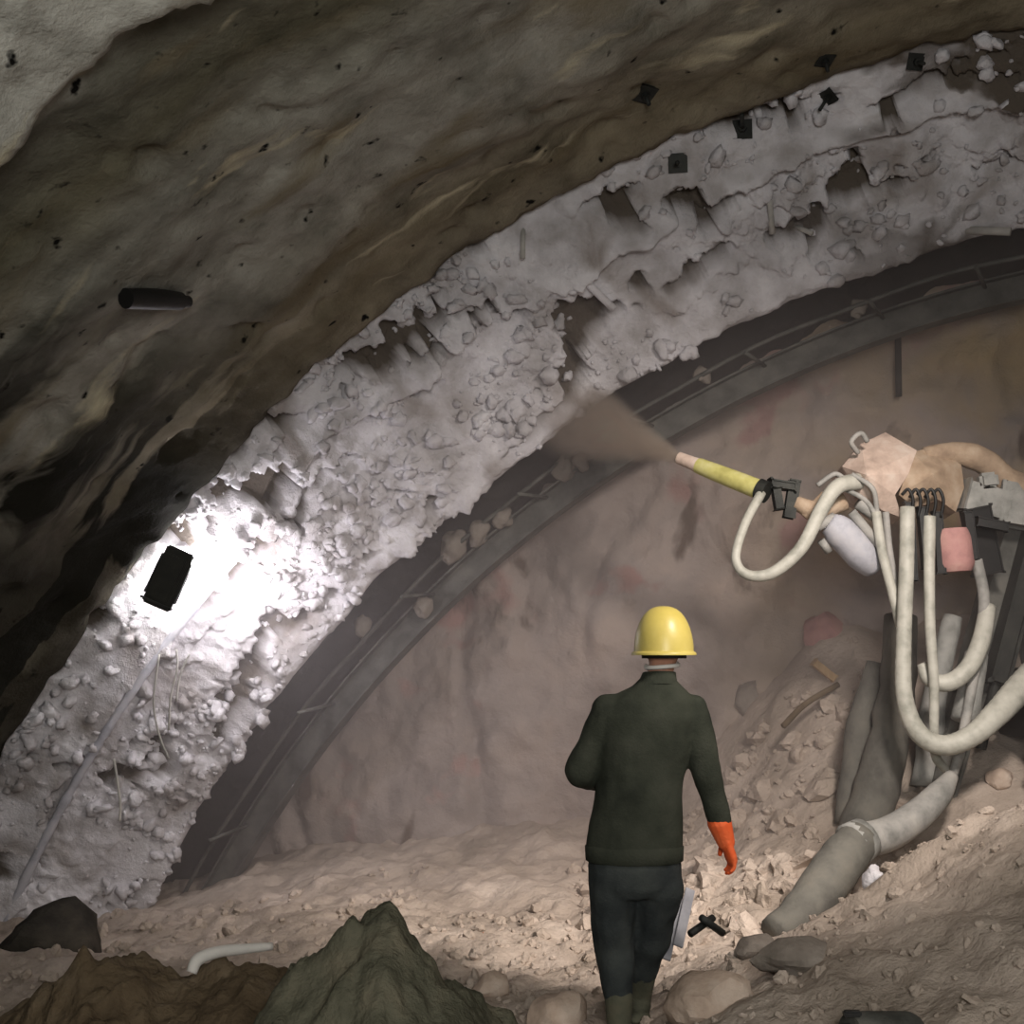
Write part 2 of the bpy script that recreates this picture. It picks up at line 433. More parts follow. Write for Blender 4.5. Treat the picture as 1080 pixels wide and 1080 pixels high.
rows = []
us = frange(-7.6, -5.2, 10)[:-1] + frange(-5.2, 2.6, 250)[:-1] + frange(2.6, 8, 40); zs = frange(-1.4, 5.6, 200)
def face_h(p):
    q = p + V((.3 * fr(p, .6, 2, 4), 0, .3 * fr(p, .6, 2, 14)))
    h = .24 * fr(p, .45, 3, 6.0) + .10 * fr(p, 1.3, 4, 16.0) + .035 * fr(p, 5, 3, 1.0)
    rr = .25 + .75 * sm(.3, 2.2, p.x)
    h += rr * .16 * (vor(q, 1.25) - .35) + rr * .06 * (vor(q, 3.4) - .3)
    g = 1 - abs(noise.noise(V((q.x * 1.4, q.y, q.z * .45)))) * 5
    h -= .07 * max(0, g)                                                # joints that run down the face
    return h
for z in zs:
    r = []
    for u in us:
        p = AX * D4 + AR * u + UP * z
        r.append(p - AX * (face_h(p) - .05))
    rows.append(r)
o = grid('wall_back', rows, None, M['face'])
tag(o, 'brown rock face at the end of the tunnel', 'rock face', kind='structure')

# floor ------------------------------------------------------------------------
def ground(x, y, fine=True):
    p = V((x, y, 0)); d = p.dot(AX); q = D4 - d
    z = -.34 * sm(-.8, -3.2, x) * sm(6.6, 8.6, y)
    H = .10 + .22 * sm(-1.6, .4, x) + 1.15 * sm(.9, 2.6, x)
    w = .9 + .35 * sm(.5, 2.4, x)
    z += H * exp(-(max(q, 0) / w) ** 1.6)
    # loose bank on the right
    b = .46 * max(0, x - .3) / (1 + .12 * max(0, x - 2.5)); b = min(b, 1.35)
    yc = 5.55 + .3 * sm(1, 2.6, x)
    fy = 1 - .62 * sm(yc + .05, yc + .75, y)
    fy *= sm(2.4, 5.3, y)
    z += b * fy * sm(.2, .9, x)
    z += .07 * fr(p, .9, 3, 2.0) + .05 * fr(p, 2.6, 3, 7.0)
    if fine:
        z += .03 * fr(p, 7, 3, 5.0) + .028 * max(0, .45 - vor(p, 6.0)) * 2
    return z
xs = frange(-9, -4.4, 24)[:-1] + frange(-4.4, 3.6, 250)[:-1] + frange(3.6, 9, 30)
ys = frange(-4, 3.6, 36)[:-1] + frange(3.6, 10.6, 220)[:-1] + frange(10.6, 13, 8)
o = grid('floor', [[(x, y, ground(x, y)) for x in xs] for y in ys], None, M['ground'])
tag(o, 'tan clay tunnel floor strewn with loose debris', 'ground', kind='structure')

def vault_hit(px, py, surf):
    dg = bpy.context.evaluated_depsgraph_get()
    o = bpy.data.objects[surf]; d = ray(px, py).normalized()
    ok, loc, n, i = o.ray_cast(EYE, d)
    if not ok: return P(px, py, 8), V((0, -1, 0))
    if n.dot(d) > 0: n = -n
    return loc, n

# ------------------------------------------------------------------ rocks, heaps, rubble
def rock_mesh(seed, size, sub=3, rough=.28):
    bm = bmesh.new(); bmesh.ops.create_icosphere(bm, subdivisions=sub, radius=1)
    k = V((seed * 3.7, seed * 1.3, seed * 2.1))
    for v in bm.verts:
        n = v.co.normalized()
        c = n * (1 + rough * noise.noise(n * 1.1 + k) * 1.6 + rough * .5 * noise.noise(n * 2.6 + k) + .12 * rough * noise.noise(n * 7 + k))
        for ax in (V((1, .3, .2)), V((-.4, 1, .1)), V((.2, -.5, 1)), V((-1, -.2, .6))):      # broken flats
            a = (ax + V((noise.noise(k), noise.noise(k * 2), noise.noise(k * 3)))).normalized()
            dd = c.dot(a) - .78
            if dd > 0: c -= a * dd * .8
        v.co = V((c.x * size[0], c.y * size[1], c.z * size[2]))
    return bm
def rock(px, py, Y, size, m, label, seed, sink=.35, cat='rock', name='rock', rz=0.0, group=None):
    p = P(px, py, Y)
    bm = rock_mesh(seed, size)
    bmesh.ops.rotate(bm, verts=bm.verts, matrix=Matrix.Rotation(rz, 3, 'Z'))
    o = from_bm(name, bm, M[m], None, True, 35)
    o.location = (p.x, Y, ground(p.x, Y) + size[2] * (1 - 2 * sink))
    return tag(o, label, cat, group)
rock(745, 1010, 5.15, (.17, .14, .12), 'stone', "pale rounded boulder on the ground just right of the man's boots", 1, .25)
rock(55, 955, 8.1, (.36, .3, .24), 'darkstone', 'big dark boulder at the foot of the left wall', 2, .3)
rock(1056, 818, 6.5, (.085, .07, .07), 'stone', 'small squarish pale stone on top of the right bank', 3, .2)
rock(590, 1040, 5.6, (.13, .11, .09), 'stone', "pinkish stone beside the man's left boot", 7)
rock(520, 1000, 6.2, (.09, .08, .07), 'stone', 'light stone in debris right of the dark heap', 8)
rock(845, 1000, 5.2, (.20, .13, .09), 'greystone', 'long grey stone lying below the dusty pipe end', 9, .4, rz=.3)
rock(800, 985, 5.6, (.10, .08, .06), 'greystone', 'small grey stone between boulder and dusty pipe', 10)
rock(880, 668, 9.15, (.16, .14, .13), 'pink', 'pink block half buried in the rock face left of the hanging hoses', 12, .1)
rock(785, 735, 9.2, (.10, .09, .15), 'greystone', 'grey upright block at the rock face right of the yellow helmet', 14, .2)
for o in list(COL.objects):
    if o.name.startswith('rock') and o.get('label', '').startswith('pink block'):
        o.location = vault_hit(874, 666, 'wall_back')[0]; o.scale = (1.5, 1.2, 1.15)
    if o.name.startswith('rock') and o.get('label', '').startswith('grey upright'):
        o.location = vault_hit(788, 735, 'wall_back')[0]
    if o.name.startswith('rock') and o.get('label', '').startswith('small squarish'):
        o.location = vault_hit(1056, 826, 'floor')[0] + UP * .03

def heap(name, cx, cy, base, prof_pts, m, label, seed, dep=.5):
    """a mound: a height profile over x, rounded off in depth"""
    bm = bmesh.new()
    x0, x1 = prof_pts[0][0], prof_pts[-1][0]
    nx, ny = 130, 80
    def H(x):
        for (a, ha), (b, hb) in zip(prof_pts, prof_pts[1:]):
            if a <= x <= b:
                t = (x - a) / (b - a); return ha + (hb - ha) * t
        return 0
    H0 = H
    H = lambda x: (H0(x - .04) + H0(x) * 2 + H0(x + .04)) / 4
    vs = []
    for j in range(ny + 1):
        v = -1 + 2 * j / ny; row = []
        for i in range(nx + 1):
            x = x0 + (x1 - x0) * i / nx
            k = max(0, 1 - abs(v) ** 1.7)
            p = V((cx + x, cy + v * dep, 0))
            h = H(x + abs(v) * .35 * noise.noise(V((v * 1.6, seed, 0)))) * k * (1 + .18 * noise.noise(p * 4))
            e = min(1, 4 * k) * min(1, 6 * i / nx, 6 * (nx - i) / nx)
            q = p + V((.06 * fr(p, 5, 2, 1), .06 * fr(p, 5, 2, 6), h * .6))
            h += e * (.07 * fr(p, 2.6, 3, seed) + .13 * max(-.04, .45 - vor(q + V((seed, 0, 0)), 5)) + .07 * max(-.05, .4 - vor(q, 12)) + .025 * fr(p, 14, 3))
            row.append(bm.verts.new((p.x, p.y, base + h)))
        vs.append(row)
    for j in range(ny):
        for i in range(nx):
            bm.faces.new((vs[j][i], vs[j][i + 1], vs[j + 1][i + 1], vs[j + 1][i]))
    ring_ = [vs[0][i] for i in range(nx + 1)] + [vs[j][nx] for j in range(1, ny + 1)] + [vs[ny][i] for i in range(nx - 1, -1, -1)] + [vs[j][0] for j in range(ny - 1, 0, -1)]
    low = [bm.verts.new((v.co.x, v.co.y, base - .25)) for v in ring_]
    for k in range(len(ring_)):
        k2 = (k + 1) % len(ring_); bm.faces.new((ring_[k], low[k], low[k2], ring_[k2]))
    bm.faces.new(low)
    o = from_bm(name, bm, M[m]); return tag(o, label, 'heap')
# dark heap near the camera: ridge profile read off at 4.1 m
def hp(px, py, Y): p = P(px, py, Y); return p.x, p.z
Yh = 4.1
pts = [hp(x, y, Yh) for x, y in ((240, 1120), (275, 1060), (300, 1015), (335, 992), (365, 978), (385, 968), (402, 953), (418, 958), (434, 968), (450, 998), (490, 1025), (525, 1062), (580, 1120), (640, 1170))]
x0 = pts[7][0]; b0 = .06
heap('muck_heap', x0, Yh, b0, [(x - x0, max(0, z - b0 - .065)) for x, z in pts], 'muck', 'dark green-grey heap of muck with a pointed top in the foreground', 4.0, .75)
Yb = 5.2
pts = [hp(x, y, Yb) for x, y in ((-60, 1100), (20, 1062), (70, 1030), (105, 1008), (150, 1008), (190, 1026), (215, 1022), (260, 1018), (300, 1016), (330, 1030), (400, 1090))]
x0 = pts[5][0]; b0 = -.02
heap('muck_heap', x0, Yb, b0, [(x - x0, max(0, z - b0 - .035)) for x, z in pts], 'brown', 'low brown heap of muck left of the dark pointed heap', 9.0, .7)

# fine rubble nobody could count
tb = bmesh.new(); bmesh.ops.create_icosphere(tb, subdivisions=2, radius=1)
PV = [v.co.copy() for v in tb.verts]; PF = [[v.index for v in f.verts] for f in tb.faces]; tb.free()
pv, pf = [], []
def pebble(c, s, k):
    R = Matrix.Rotation(random.uniform(0, 6.3), 3, V((random.uniform(-1, 1), random.uniform(-1, 1), random.uniform(-1, 1))).normalized())
    sx, sy, sz = s * random.uniform(.7, 1.3), s * random.uniform(.7, 1.3), s * random.uniform(.5, .9)
    o = len(pv); q = V((k, k * .3, 0))
    for n in PV:
        f = 1 + .6 * noise.noise(n * 1.4 + q) + .25 * noise.noise(n * 3.1 + q)
        pv.append(R @ V((n.x * f * sx, n.y * f * sy, n.z * f * sz)) + c)
    pf.extend([[a + o for a in f] for f in PF])
cnt = 0
def scatter(n, fn, smin, smax, up=.2):
    global cnt
    for _ in range(n):
        x, y = fn(); s = smin + (smax - smin) * random.random() ** 3
        cnt += 1; pebble(V((x, y, ground(x, y) + s * up)), s, cnt * .77)
scatter(480, lambda: (random.gauss(.0, .55), random.uniform(5.4, 8.2)), .010, .045)
scatter(330, lambda: (random.uniform(.7, 2.6), random.uniform(4.2, 6.2)), .008, .036)
scatter(420, lambda: (random.uniform(.4, 2.6), random.uniform(6.4, 9.2)), .02, .11, .0)
scatter(260, lambda: (random.uniform(-3.4, -.6), random.uniform(6.0, 9.5)), .012, .06)
me = bpy.data.meshes.new('rubble'); me.from_pydata(pv, [], pf)
o = link('rubble', me, M['ground'], None, False)
tag(o, 'loose pale rubble scattered over the tunnel floor', 'rubble', kind='stuff')

# ------------------------------------------------------------------ steel rib
rib = empty('steel_rib', ring(1276, radians(150), D3), 'curved steel rib arch standing between the shotcrete and the rock face', 'steel arch')
PB = [radians(x) for x in frange(157, 22, 200)]
bm = bmesh.new()
def rib_pt(ph, off, dd): p = ring(1276, ph, D3); return p + inward(p, D3) * off + AX * dd
sec = [(-.10, -.08), (-.10, .08), (-.085, .08), (-.085, .008), (.085, .008), (.085, .08), (.10, .08), (.10, -.08), (.085, -.08), (.085, -.008), (-.085, -.008), (-.085, -.08)]
loft(bm, [[rib_pt(ph, a, b) for a, b in sec] for ph in PB])
o = from_bm('beam', bm, M['steel'], rib, True, 30)
bm = bmesh.new()
tube(bm, [rib_pt(ph, -.19 + .01 * sin(ph * 40), -.12) for ph in PB[::4]], .018, 8, 2)
from_bm('tie_bar', bm, M['steel'], rib)
for i, ph in enumerate((148, 141, 134, 127, 121, 115, 109, 104)):                            # distance pieces to the lining
    bm = bmesh.new(); ph = radians(ph)
    rod(bm, rib_pt(ph, -.06, 0), rib_pt(ph + .01, -.10, -.44), .014)
    from_bm('spacer_bar', bm, M['steel'], rib)
for i, (px, py, s) in enumerate(((447, 640, .055), (478, 575, .075), (505, 560, .06), (530, 545, .05), (596, 492, .06), (612, 485, .045), (383, 660, .05), (740, 395, .045), (905, 325, .04))):
    ph = math.atan2(CY - py, px - CX); R = math.hypot(px - CX, py - CY)
    bm = rock_mesh(i + 40, (s * 1.5, s * .9, s * 1.7), 3, .4)
    o = from_bm('clump', bm, M['greystone'], rib); o.location = onplane(px, py, D3 - .09) - rib.location
    o.matrix_parent_inverse = Matrix.Identity(4)
    o['label'] = 'clump of pale shotcrete stuck to the rib'

# bar buried along the fresh coat
bp_ = []
for ph in frange(159, 139, 24):
    j = min(range(len(PW)), key=lambda q: abs(PW[q] - radians(ph)))
    bp_.append(ra[j] + (rb[j] - ra[j]) * .38 + na[j] * .13)
bm = bmesh.new(); tube(bm, bp_, .035, 10, 3, wob=.25)
tag(from_bm('reinforcing_bar', bm, M['lilac']), 'long grey crusted bar running round the vault below the floodlight', 'bar')

# ------------------------------------------------------------------ floodlight on the left
lp = P(178, 610, 8.75)
fl = empty('floodlight', lp, 'dark rectangular floodlight on the left wall, seen from behind', 'lamp')
lx = (P(207, 583, 8.75) - P(177, 573, 8.75)).normalized(); lz = (P(177, 573, 8.75) - P(148, 635, 8.75)).normalized()
lx = (lx - lz * lx.dot(lz)).normalized(); ly = lz.cross(lx)                                   # ly points away from the camera
if ly.y < 0: ly = -ly
RL = basis(lx, lz.cross(lx) if (lz.cross(lx)).dot(ly) > 0 else -(lz.cross(lx)), lz)
bm = bmesh.new(); box(bm, lp, (.21, .06, .44), RL, .012)
box(bm, lp - ly * .035, (.15, .03, .34), RL, .01)
from_bm('housing', bm, M['housing'], fl, True, 30)
bm = bmesh.new()
for sx in (-1, 1): box(bm, lp + lx * .112 * sx - ly * .0, (.012, .05, .30), RL)
box(bm, lp - lz * .19 - ly * .03, (.24, .04, .014), RL); rod(bm, lp - lz * .15 + ly * .03, lp - lz * .10 - lx * .25 + ly * .35, .016)
from_bm('bracket', bm, M['darksteel'], fl, True, 30)
bm = bmesh.new(); box(bm, lp + ly * .033, (.18, .008, .40), RL)
from_bm('lens', bm, M['lens'], fl)

# ------------------------------------------------------------------ shotcreting machine
rb_ = empty('shotcrete_sprayer', V((3.3, 7.6, ground(3.3, 7.6))), 'dust covered shotcrete spraying machine with boom, nozzle and hanging hoses', 'machine')
def tubepart(name, pts, r, m, parent=rb_, seg=12, n=8, **k):
    bm = bmesh.new(); tube(bm, pts, r, seg, n, **k); return from_bm(name, bm, m, parent)
def pp(*l): return [P(*a) for a in l]
# nozzle
n0, n1 = P(800, 516, 7.55), P(716, 483, 7.85)
bm = bmesh.new(); tube(bm, [n0, n0 + (n1 - n0) * .3, n0 + (n1 - n0) * .72, n0 + (n1 - n0) * .74], [.062, .06, .052, .044], 18, 3)
noz = from_bm('nozzle', bm, M['yellow'], rb_, True, 50)
bm = bmesh.new(); tube(bm, [n0 + (n1 - n0) * .70, n0 + (n1 - n0) * .85, n1], [.05, .043, .04], 18, 3)
o = from_bm('nozzle_tip', bm, M['dust'], None, True, 50); o.parent = noz; o['label'] = 'pale dusty nozzle tip'
# collar + bracket
bm = bmesh.new(); tube(bm, [n0, n0 + (n0 - n1) * .1], [.07, .07], 18, 1); beam(bm, P(812, 510, 7.6), P(838, 514, 7.6), .10, .05, UP, .01); beam(bm, P(838, 508, 7.6), P(832, 545, 7.6), .06, .05, UP, .01)
beam(bm, P(818, 515, 7.58), P(822, 538, 7.58), .08, .05, UP, .01)
from_bm('nozzle_bracket', bm, M['darksteel'], rb_, True, 30)
bm = bmesh.new(); tube(bm, pp((838, 530, 7.6), (862, 538, 7.6), (890, 528, 7.6)), [.045, .06, .065], 14, 4); tube(bm, pp((848, 545, 7.6), (870, 522, 7.58)), .03, 10, 1)
from_bm('wrist_joint', bm, M['tan'], rb_)
# faceted spray head: drawn as an outline and given its own thickness
def facet(bm, outline, hub, thick):
    f = [bm.verts.new(P(*a)) for a in outline]; b = [bm.verts.new(v.co + V((.03, thick, -.02))) for v in f]; h = bm.verts.new(P(*hub)); n = len(f)
    for i in range(n):
        k = (i + 1) % n
        bm.faces.new((f[i], f[k], h)); bm.faces.new((f[i], b[i], b[k], f[k]))
    bm.faces.new(b)
bm = bmesh.new(); facet(bm, [(888, 492, 7.62), (908, 468, 7.68), (934, 456, 7.75), (967, 475, 7.60), (958, 500, 7.52), (944, 522, 7.50), (951, 546, 7.60), (930, 538, 7.54), (906, 522, 7.50)], (914, 501, 7.38), .38)
from_bm('head_cover', bm, M['dust'], rb_, False)
bm = bmesh.new(); facet(bm, [(962, 477, 7.66), (990, 470, 7.74), (1013, 484, 7.70), (1017, 514, 7.64), (1008, 540, 7.60), (990, 527, 7.56), (966, 536, 7.58), (948, 522, 7.56), (955, 500, 7.56)], (984, 500, 7.46), .36)
from_bm('head_body', bm, M['tan'], rb_, False)
bm = bmesh.new(); tube(bm, pp((975, 482, 7.7), (1010, 478, 7.7), (1040, 488, 7.7), (1062, 508, 7.7), (1110, 522, 7.7), (1180, 520, 7.75)), [.06, .075, .085, .09, .09, .09], 16, 6, wob=.1)
from_bm('boom_arm', bm, M['tan'], rb_)
bm = bmesh.new(); beam(bm, P(1015, 522, 7.65), P(1060, 535, 7.65), .14, .18, UP, .02); beam(bm, P(1050, 530, 7.7), P(1230, 560, 7.8), .20, .22, UP, .02)
beam(bm, P(1032, 508, 7.6), P(1052, 506, 7.6), .08, .1, UP, .02)
from_bm('boom', bm, M['grey'], rb_, True, 30)
# motor and cylinder under the head
bm = bmesh.new(); tube(bm, pp((1003, 558, 7.5), (1004, 568, 7.5), (1007, 594, 7.5), (1008, 603, 7.5)), [.10, .115, .118, .095], 18, 3)
from_bm('motor', bm, M['pink'], rb_, True, 50)
bm = bmesh.new(); tube(bm, pp((874, 552, 7.5), (885, 560, 7.5), (908, 585, 7.55), (920, 598, 7.6)), [.07, .10, .10, .075], 16, 4); 
from_bm('rotary_actuator', bm, M['lilac'], rb_)
bm = bmesh.new()
for a, b, r in (((862, 556), (880, 545), .03), ((866, 570), (874, 582), .025), ((898, 540), (930, 578), .03), ((905, 530), (925, 545), .04)):
    rod(bm, P(*a, 7.48), P(*b, 7.5), r)
from_bm('clamp', bm, M['greyhose'], rb_)
bm = bmesh.new()
for a, b in (((958, 530), (962, 612)), ((972, 535), (978, 600)), ((988, 540), (992, 605)), ((1020, 540), (1026, 590)), ((1030, 550), (1062, 556))):
    beam(bm, P(*a, 7.46), P(*b, 7.46), .055, .05, V((0, 1, 0)), .006)
beam(bm, P(1028, 535, 7.6), P(1042, 605, 7.65), .16, .1, V((0, 1, 0)), .01); beam(bm, P(1018, 530, 7.64), P(1062, 548, 7.64), .05, .05)
from_bm('valve_block', bm, M['black'], rb_, True, 30)
bm = bmesh.new()
for k in range(5):
    x = 951 + k * 8
    tube(bm, pp((x, 522 + 3 * (k % 2), 7.44), (x + 7, 516, 7.42), (x + 12, 528, 7.42), (x + 9, 546, 7.44)), .010, 8, 5)
from_bm('hydraulic_line', bm, M['black'], rb_)
bm = bmesh.new()
for a in (((892, 506, 7.5), (880, 500, 7.5), (862, 512, 7.5)), ((905, 478, 7.55), (898, 466, 7.5), (908, 457, 7.5), (915, 466, 7.52)), ((890, 515, 7.45), (915, 530, 7.45), (930, 560, 7.45)), ((898, 500, 7.42), (920, 515, 7.4), (925, 540, 7.45), (932, 590, 7.5))):
    tube(bm, pp(*a), .016, 8, 6)
from_bm('control_hose', bm, M['greyhose'], rb_)
# hoses
tubepart('hose', pp((803, 520, 7.5), (786, 552, 7.4), (776, 588, 7.35), (788, 606, 7.32), (815, 604, 7.3), (845, 578, 7.3), (866, 538, 7.35), (884, 513, 7.4), (912, 507, 7.5)), [.030, .028, .028, .031, .036, .040, .044, .048, .055], M['hose'], n=10)
tubepart('hose', pp((924, 540, 7.45), (930, 580, 7.45), (940, 620, 7.45), (950, 660, 7.45)), [.03, .03, .03, .032], M['hose'])
tubepart('hose', pp((934, 540, 7.5), (938, 580, 7.5), (946, 625, 7.5), (954, 660, 7.5)), .022, M['greyhose'])
tubepart('hose', pp((957, 535, 7.4), (956, 600, 7.38), (953, 680, 7.36), (954, 735, 7.34), (968, 772, 7.32), (995, 786, 7.3), (1025, 776, 7.3), (1052, 752, 7.35), (1074, 728, 7.45), (1100, 700, 7.6)), [.045, .045, .046, .05, .058, .06, .062, .075, .085, .085], M['hose'], n=10, corr=.015)
tubepart('hose', pp((980, 545, 7.45), (980, 600, 7.42), (981, 660, 7.4), (985, 720, 7.4), (985, 780, 7.42), (988, 800, 7.45), (998, 812, 7.5)), [.04, .034, .032, .03, .028, .028, .026], M['hose'], n=10)
tubepart('hose', pp((972, 700, 7.5), (980, 716, 7.48), (1000, 720, 7.45), (1020, 706, 7.45), (1034, 678, 7.5), (1042, 640, 7.6)), [.03, .045, .055, .055, .055, .05], M['hose'], n=8)
tubepart('hose', pp((1030, 590, 7.6), (1038, 640, 7.58), (1026, 720, 7.5), (1012, 790, 7.45), (1004, 822, 7.45)), [.035, .035, .03, .028, .026], M['greyhose'], n=8)
# columns
bm = bmesh.new(); beam(bm, P(1068, 556, 7.95), P(1020, 730, 7.9), .15, .16, V((0, 1, 0)), .02); beam(bm, P(1020, 730, 7.9), P(985, 850, 7.8), .17, .16, V((0, 1, 0)), .02)
from_bm('boom_post', bm, M['steel'], rb_, True, 30)
bm = bmesh.new(); beam(bm, P(1092, 560, 7.8), P(1050, 720, 7.75), .12, .12, V((0, 1, 0)), .02); rod(bm, P(1050, 720, 7.75), P(1034, 790, 7.75), .035)
from_bm('lift_cylinder', bm, M['darksteel'], rb_, True, 30)
bm = bmesh.new(); tube(bm, pp((950, 650, 8.0), (945, 740, 7.9), (925, 830, 7.8), (905, 890, 7.7)), [.10, .12, .13, .14], 14, 6, wob=.25); tube(bm, pp((925, 700, 8.1), (905, 780, 8.05), (893, 870, 7.9)), [.07, .09, .08], 12, 6, wob=.3)
from_bm('dusty_support', bm, M['dullhose'], rb_)
bm = bmesh.new(); tube(bm, pp((1030, 690, 7.7), (1018, 760, 7.6)), [.07, .09], 14, 5, wob=.2); tube(bm, pp((1005, 650, 7.95), (985, 740, 7.9), (975, 830, 7.8)), [.06, .08, .08], 12, 6, wob=.2)
from_bm('stabiliser', bm, M['grey'], rb_)
g = ground(3.4, 7.5)
bm = bmesh.new(); box(bm, (3.75, 7.9, 1.35), (1.3, 1.6, .42), None, .05); box(bm, (3.95, 8.1, 1.75), (.9, 1.0, .5), None, .06)
from_bm('chassis', bm, M['black'], rb_, True, 30)
for sy in (-1, 1):
    bm = bmesh.new(); c = V((3.8, 7.9 + sy * .62, 1.0))
    loft(bm, [[c + V((xx * .72 + .28 * (1 if xx > 0 else -1) * 0 + .75 * cos(a) * 1.0, k, .28 * sin(a))) for a in [2 * pi * i / 28 for i in range(28)] for xx in [0]] for k in (-.16, -.15, .15, .16)])
    from_bm('track', bm, M['darksteel'], rb_, True, 40)

# delivery pipe lying down the bank
dp = empty('concrete_hose', P(900, 885, 7.0), 'thick grey concrete hose curving down to the ground behind the right bank', 'hose')
tubepart('hose_body', pp((1004, 818, 7.4), (990, 838, 7.3), (965, 862, 7.2), (935, 880, 7.1), (902, 888, 7.0)), [.04, .075, .09, .095, .10], M['greyhose'], dp, 18, 8)
tubepart('hose_end', pp((908, 884, 7.0), (890, 905, 6.9), (868, 935, 6.75), (842, 968, 6.6), (815, 985, 6.5)), [.11, .125, .125, .11, .08], M['dullhose'], dp, 18, 6, wob=.08)
tubepart('coupling', pp((912, 884, 7.02), (899, 892, 6.97)), [.115, .125], M['grey'], dp, 18, 1)
# rocks near it
rock(920, 905, 6.0, (.05, .05, .07), 'white', 'white lump of shotcrete under the thick grey hose', 60, .2)

# ------------------------------------------------------------------ small fittings on the vault
def bolt(px, py, label, surf='ceiling', L=.10, m='darksteel', tilt=(0, 0, 0), s=1.0):
    p, n = vault_hit(px, py, surf)
    n = (n + V(tilt)).normalized()
    t = empty('rock_bolt', p, label, 'bolt', None)
    bm = bmesh.new(); box(bm, p + n * .01, (.12 * s, .12 * s, .012), along(n), .003); from_bm('plate', bm, M[m], t, True, 30)
    bm = bmesh.new(); rod(bm, p - n * .05, p + n * L, .014 * s, 10); from_bm('shank', bm, M[m], t)
    bm = bmesh.new(); tube(bm, [p + n * .015, p + n * .045], .028 * s, 6, 1); from_bm('nut', bm, M[m], t, False)
bolt(680, 98, 'dark bolt plate on the grey vault near the top, left one of two')
bolt(715, 172, 'dark bolt in the pale shotcrete, leftmost of four', 'wall_left', L=.18)
bolt(783, 137, 'long dark bolt in the pale shotcrete, second of four from the left', 'wall_left', L=.24)
bolt(870, 62, 'small dark bolt plate on the grey vault near the top, right one of two', s=.8)
bolt(874, 101, 'dark bolt in the pale shotcrete, third of four from the left', 'wall_left', s=.8, L=.14)
bolt(965, 65, 'dark bolt in the pale shotcrete, rightmost of four', 'wall_left', s=.8, L=.14)
def bar(px0, py0, px1, py1, surf, r, m, label, lift=.08, cat='bar', name='steel_bar'):
    p, n = vault_hit(px0, py0, surf); q, n2 = vault_hit(px1, py1, surf)
    bm = bmesh.new(); rod(bm, p - n * .02, q + n2 * lift, r, 10)
    return tag(from_bm(name, bm, M[m]), label, cat)
bar(812, 212, 815, 252, 'wall_left', .02, 'wire', 'pale upright steel bar end poking from shotcrete at upper right', .12)
bar(552, 240, 555, 272, 'wall_left', .018, 'wire', 'short pale bar beside the vault edge, upper middle', .10)
bar(838, 238, 858, 250, 'wall_left', .018, 'wire', 'short pale slanting bar right of the upright bar end', .10)
bar(1020, 244, 1064, 238, 'wall_left', .028, 'wire', 'bright flat-lying bar at the far right edge of the shotcrete', .10)
bar(600, 280, 650, 330, 'wall_left', .028, 'white', 'crusted diagonal bar across the upper shotcrete', .12)
# dark pipe stub on the near lining
p, n = vault_hit(160, 308, 'ceiling'); q, n2 = vault_hit(194, 311, 'ceiling'); p0, n0_ = vault_hit(128, 307, 'ceiling')
st = empty('pipe_stub', p, 'dark bottle-shaped pipe stub lying against the near vault at left', 'pipe')
bm = bmesh.new(); tube(bm, [p0 + n * .05, p + n * .05, q + n * .05 - (q - p) * .25], [.055, .058, .05], 14, 3); from_bm('pipe', bm, M['black'], st, True, 40)
bm = bmesh.new(); tube(bm, [q + n * .05 - (q - p) * .27, q + n * .05], [.034, .034], 12, 1); from_bm('neck', bm, M['black'], st, True, 40)
# wires hanging at the left
def wire(pts, Y, label, r=.008):
    bm = bmesh.new(); tube(bm, [P(x, y, Y + 0 * k) for k, (x, y) in enumerate(pts)], r, 8, 8)
    return tag(from_bm('hanging_wire', bm, M['wire']), label, 'wire')
wire([(186, 685), (187, 705), (180, 735), (178, 770)], 8.9, 'thin pale wire dangling below the floodlight, left strand')
wire([(200, 690), (190, 712), (186, 740)], 8.9, 'short pale wire dangling below the floodlight, right strand')
wire([(168, 690), (162, 740), (168, 775), (178, 800)], 8.9, 'long bent pale wire left of the two dangling below the floodlight')
wire([(120, 800), (124, 825), (127, 850), (126, 866)], 9.05, 'single pale wire hanging low on the left wall', .010)
# pale curved hose on the floor
bm = bmesh.new(); g = ground
def gp(px, Y, up): p = P(px, 1010, Y); return V((p.x, Y, g(p.x, Y, False) + up))
tube(bm, pp((202, 1026, 5.10), (209, 1012, 5.12), (230, 1004, 5.18), (255, 1001, 5.24), (287, 998, 5.30)), [.022, .026, .024, .022, .016], 12, 6)
tag(from_bm('curved_hose', bm, M['maskstrap']), 'short pale curved hose lying on the brown heap', 'hose')
# bars beside the man's leg
for (a, b, w, lab) in (((702, 1012), (716, 942), .045, "bright flat metal bar leaning right beside the man's calf, inner one"), ((715, 998), (728, 938), .045, "bright flat metal bar leaning right of the man's calf, outer one")):
    bm = bmesh.new(); beam(bm, P(*a, 5.75), P(*b, 5.95), w, .014, V((0, 1, 0)), .002)
    o = tag(from_bm('metal_bar', bm, M['wetmetal'], None, True, 30), lab, 'bar')
for (a, b, lab) in (((728, 985), (752, 968), 'dark stick lying against the pale boulder, rising to the right'), ((740, 968), (762, 984), 'dark stick lying across the pale boulder, falling to the right')):
    bm = bmesh.new(); rod(bm, P(*a, 5.4), P(*b, 5.5), .016); tag(from_bm('stick', bm, M['darksteel']), lab, 'stick')
bm = bmesh.new(); beam(bm, P(858, 698, 9.0), P(880, 716, 9.0), .08, .05, UP, .008)
tag(from_bm('timber_piece', bm, M['timber'], None, True, 30), 'small pale wood offcut lodged in the rock face', 'wood')
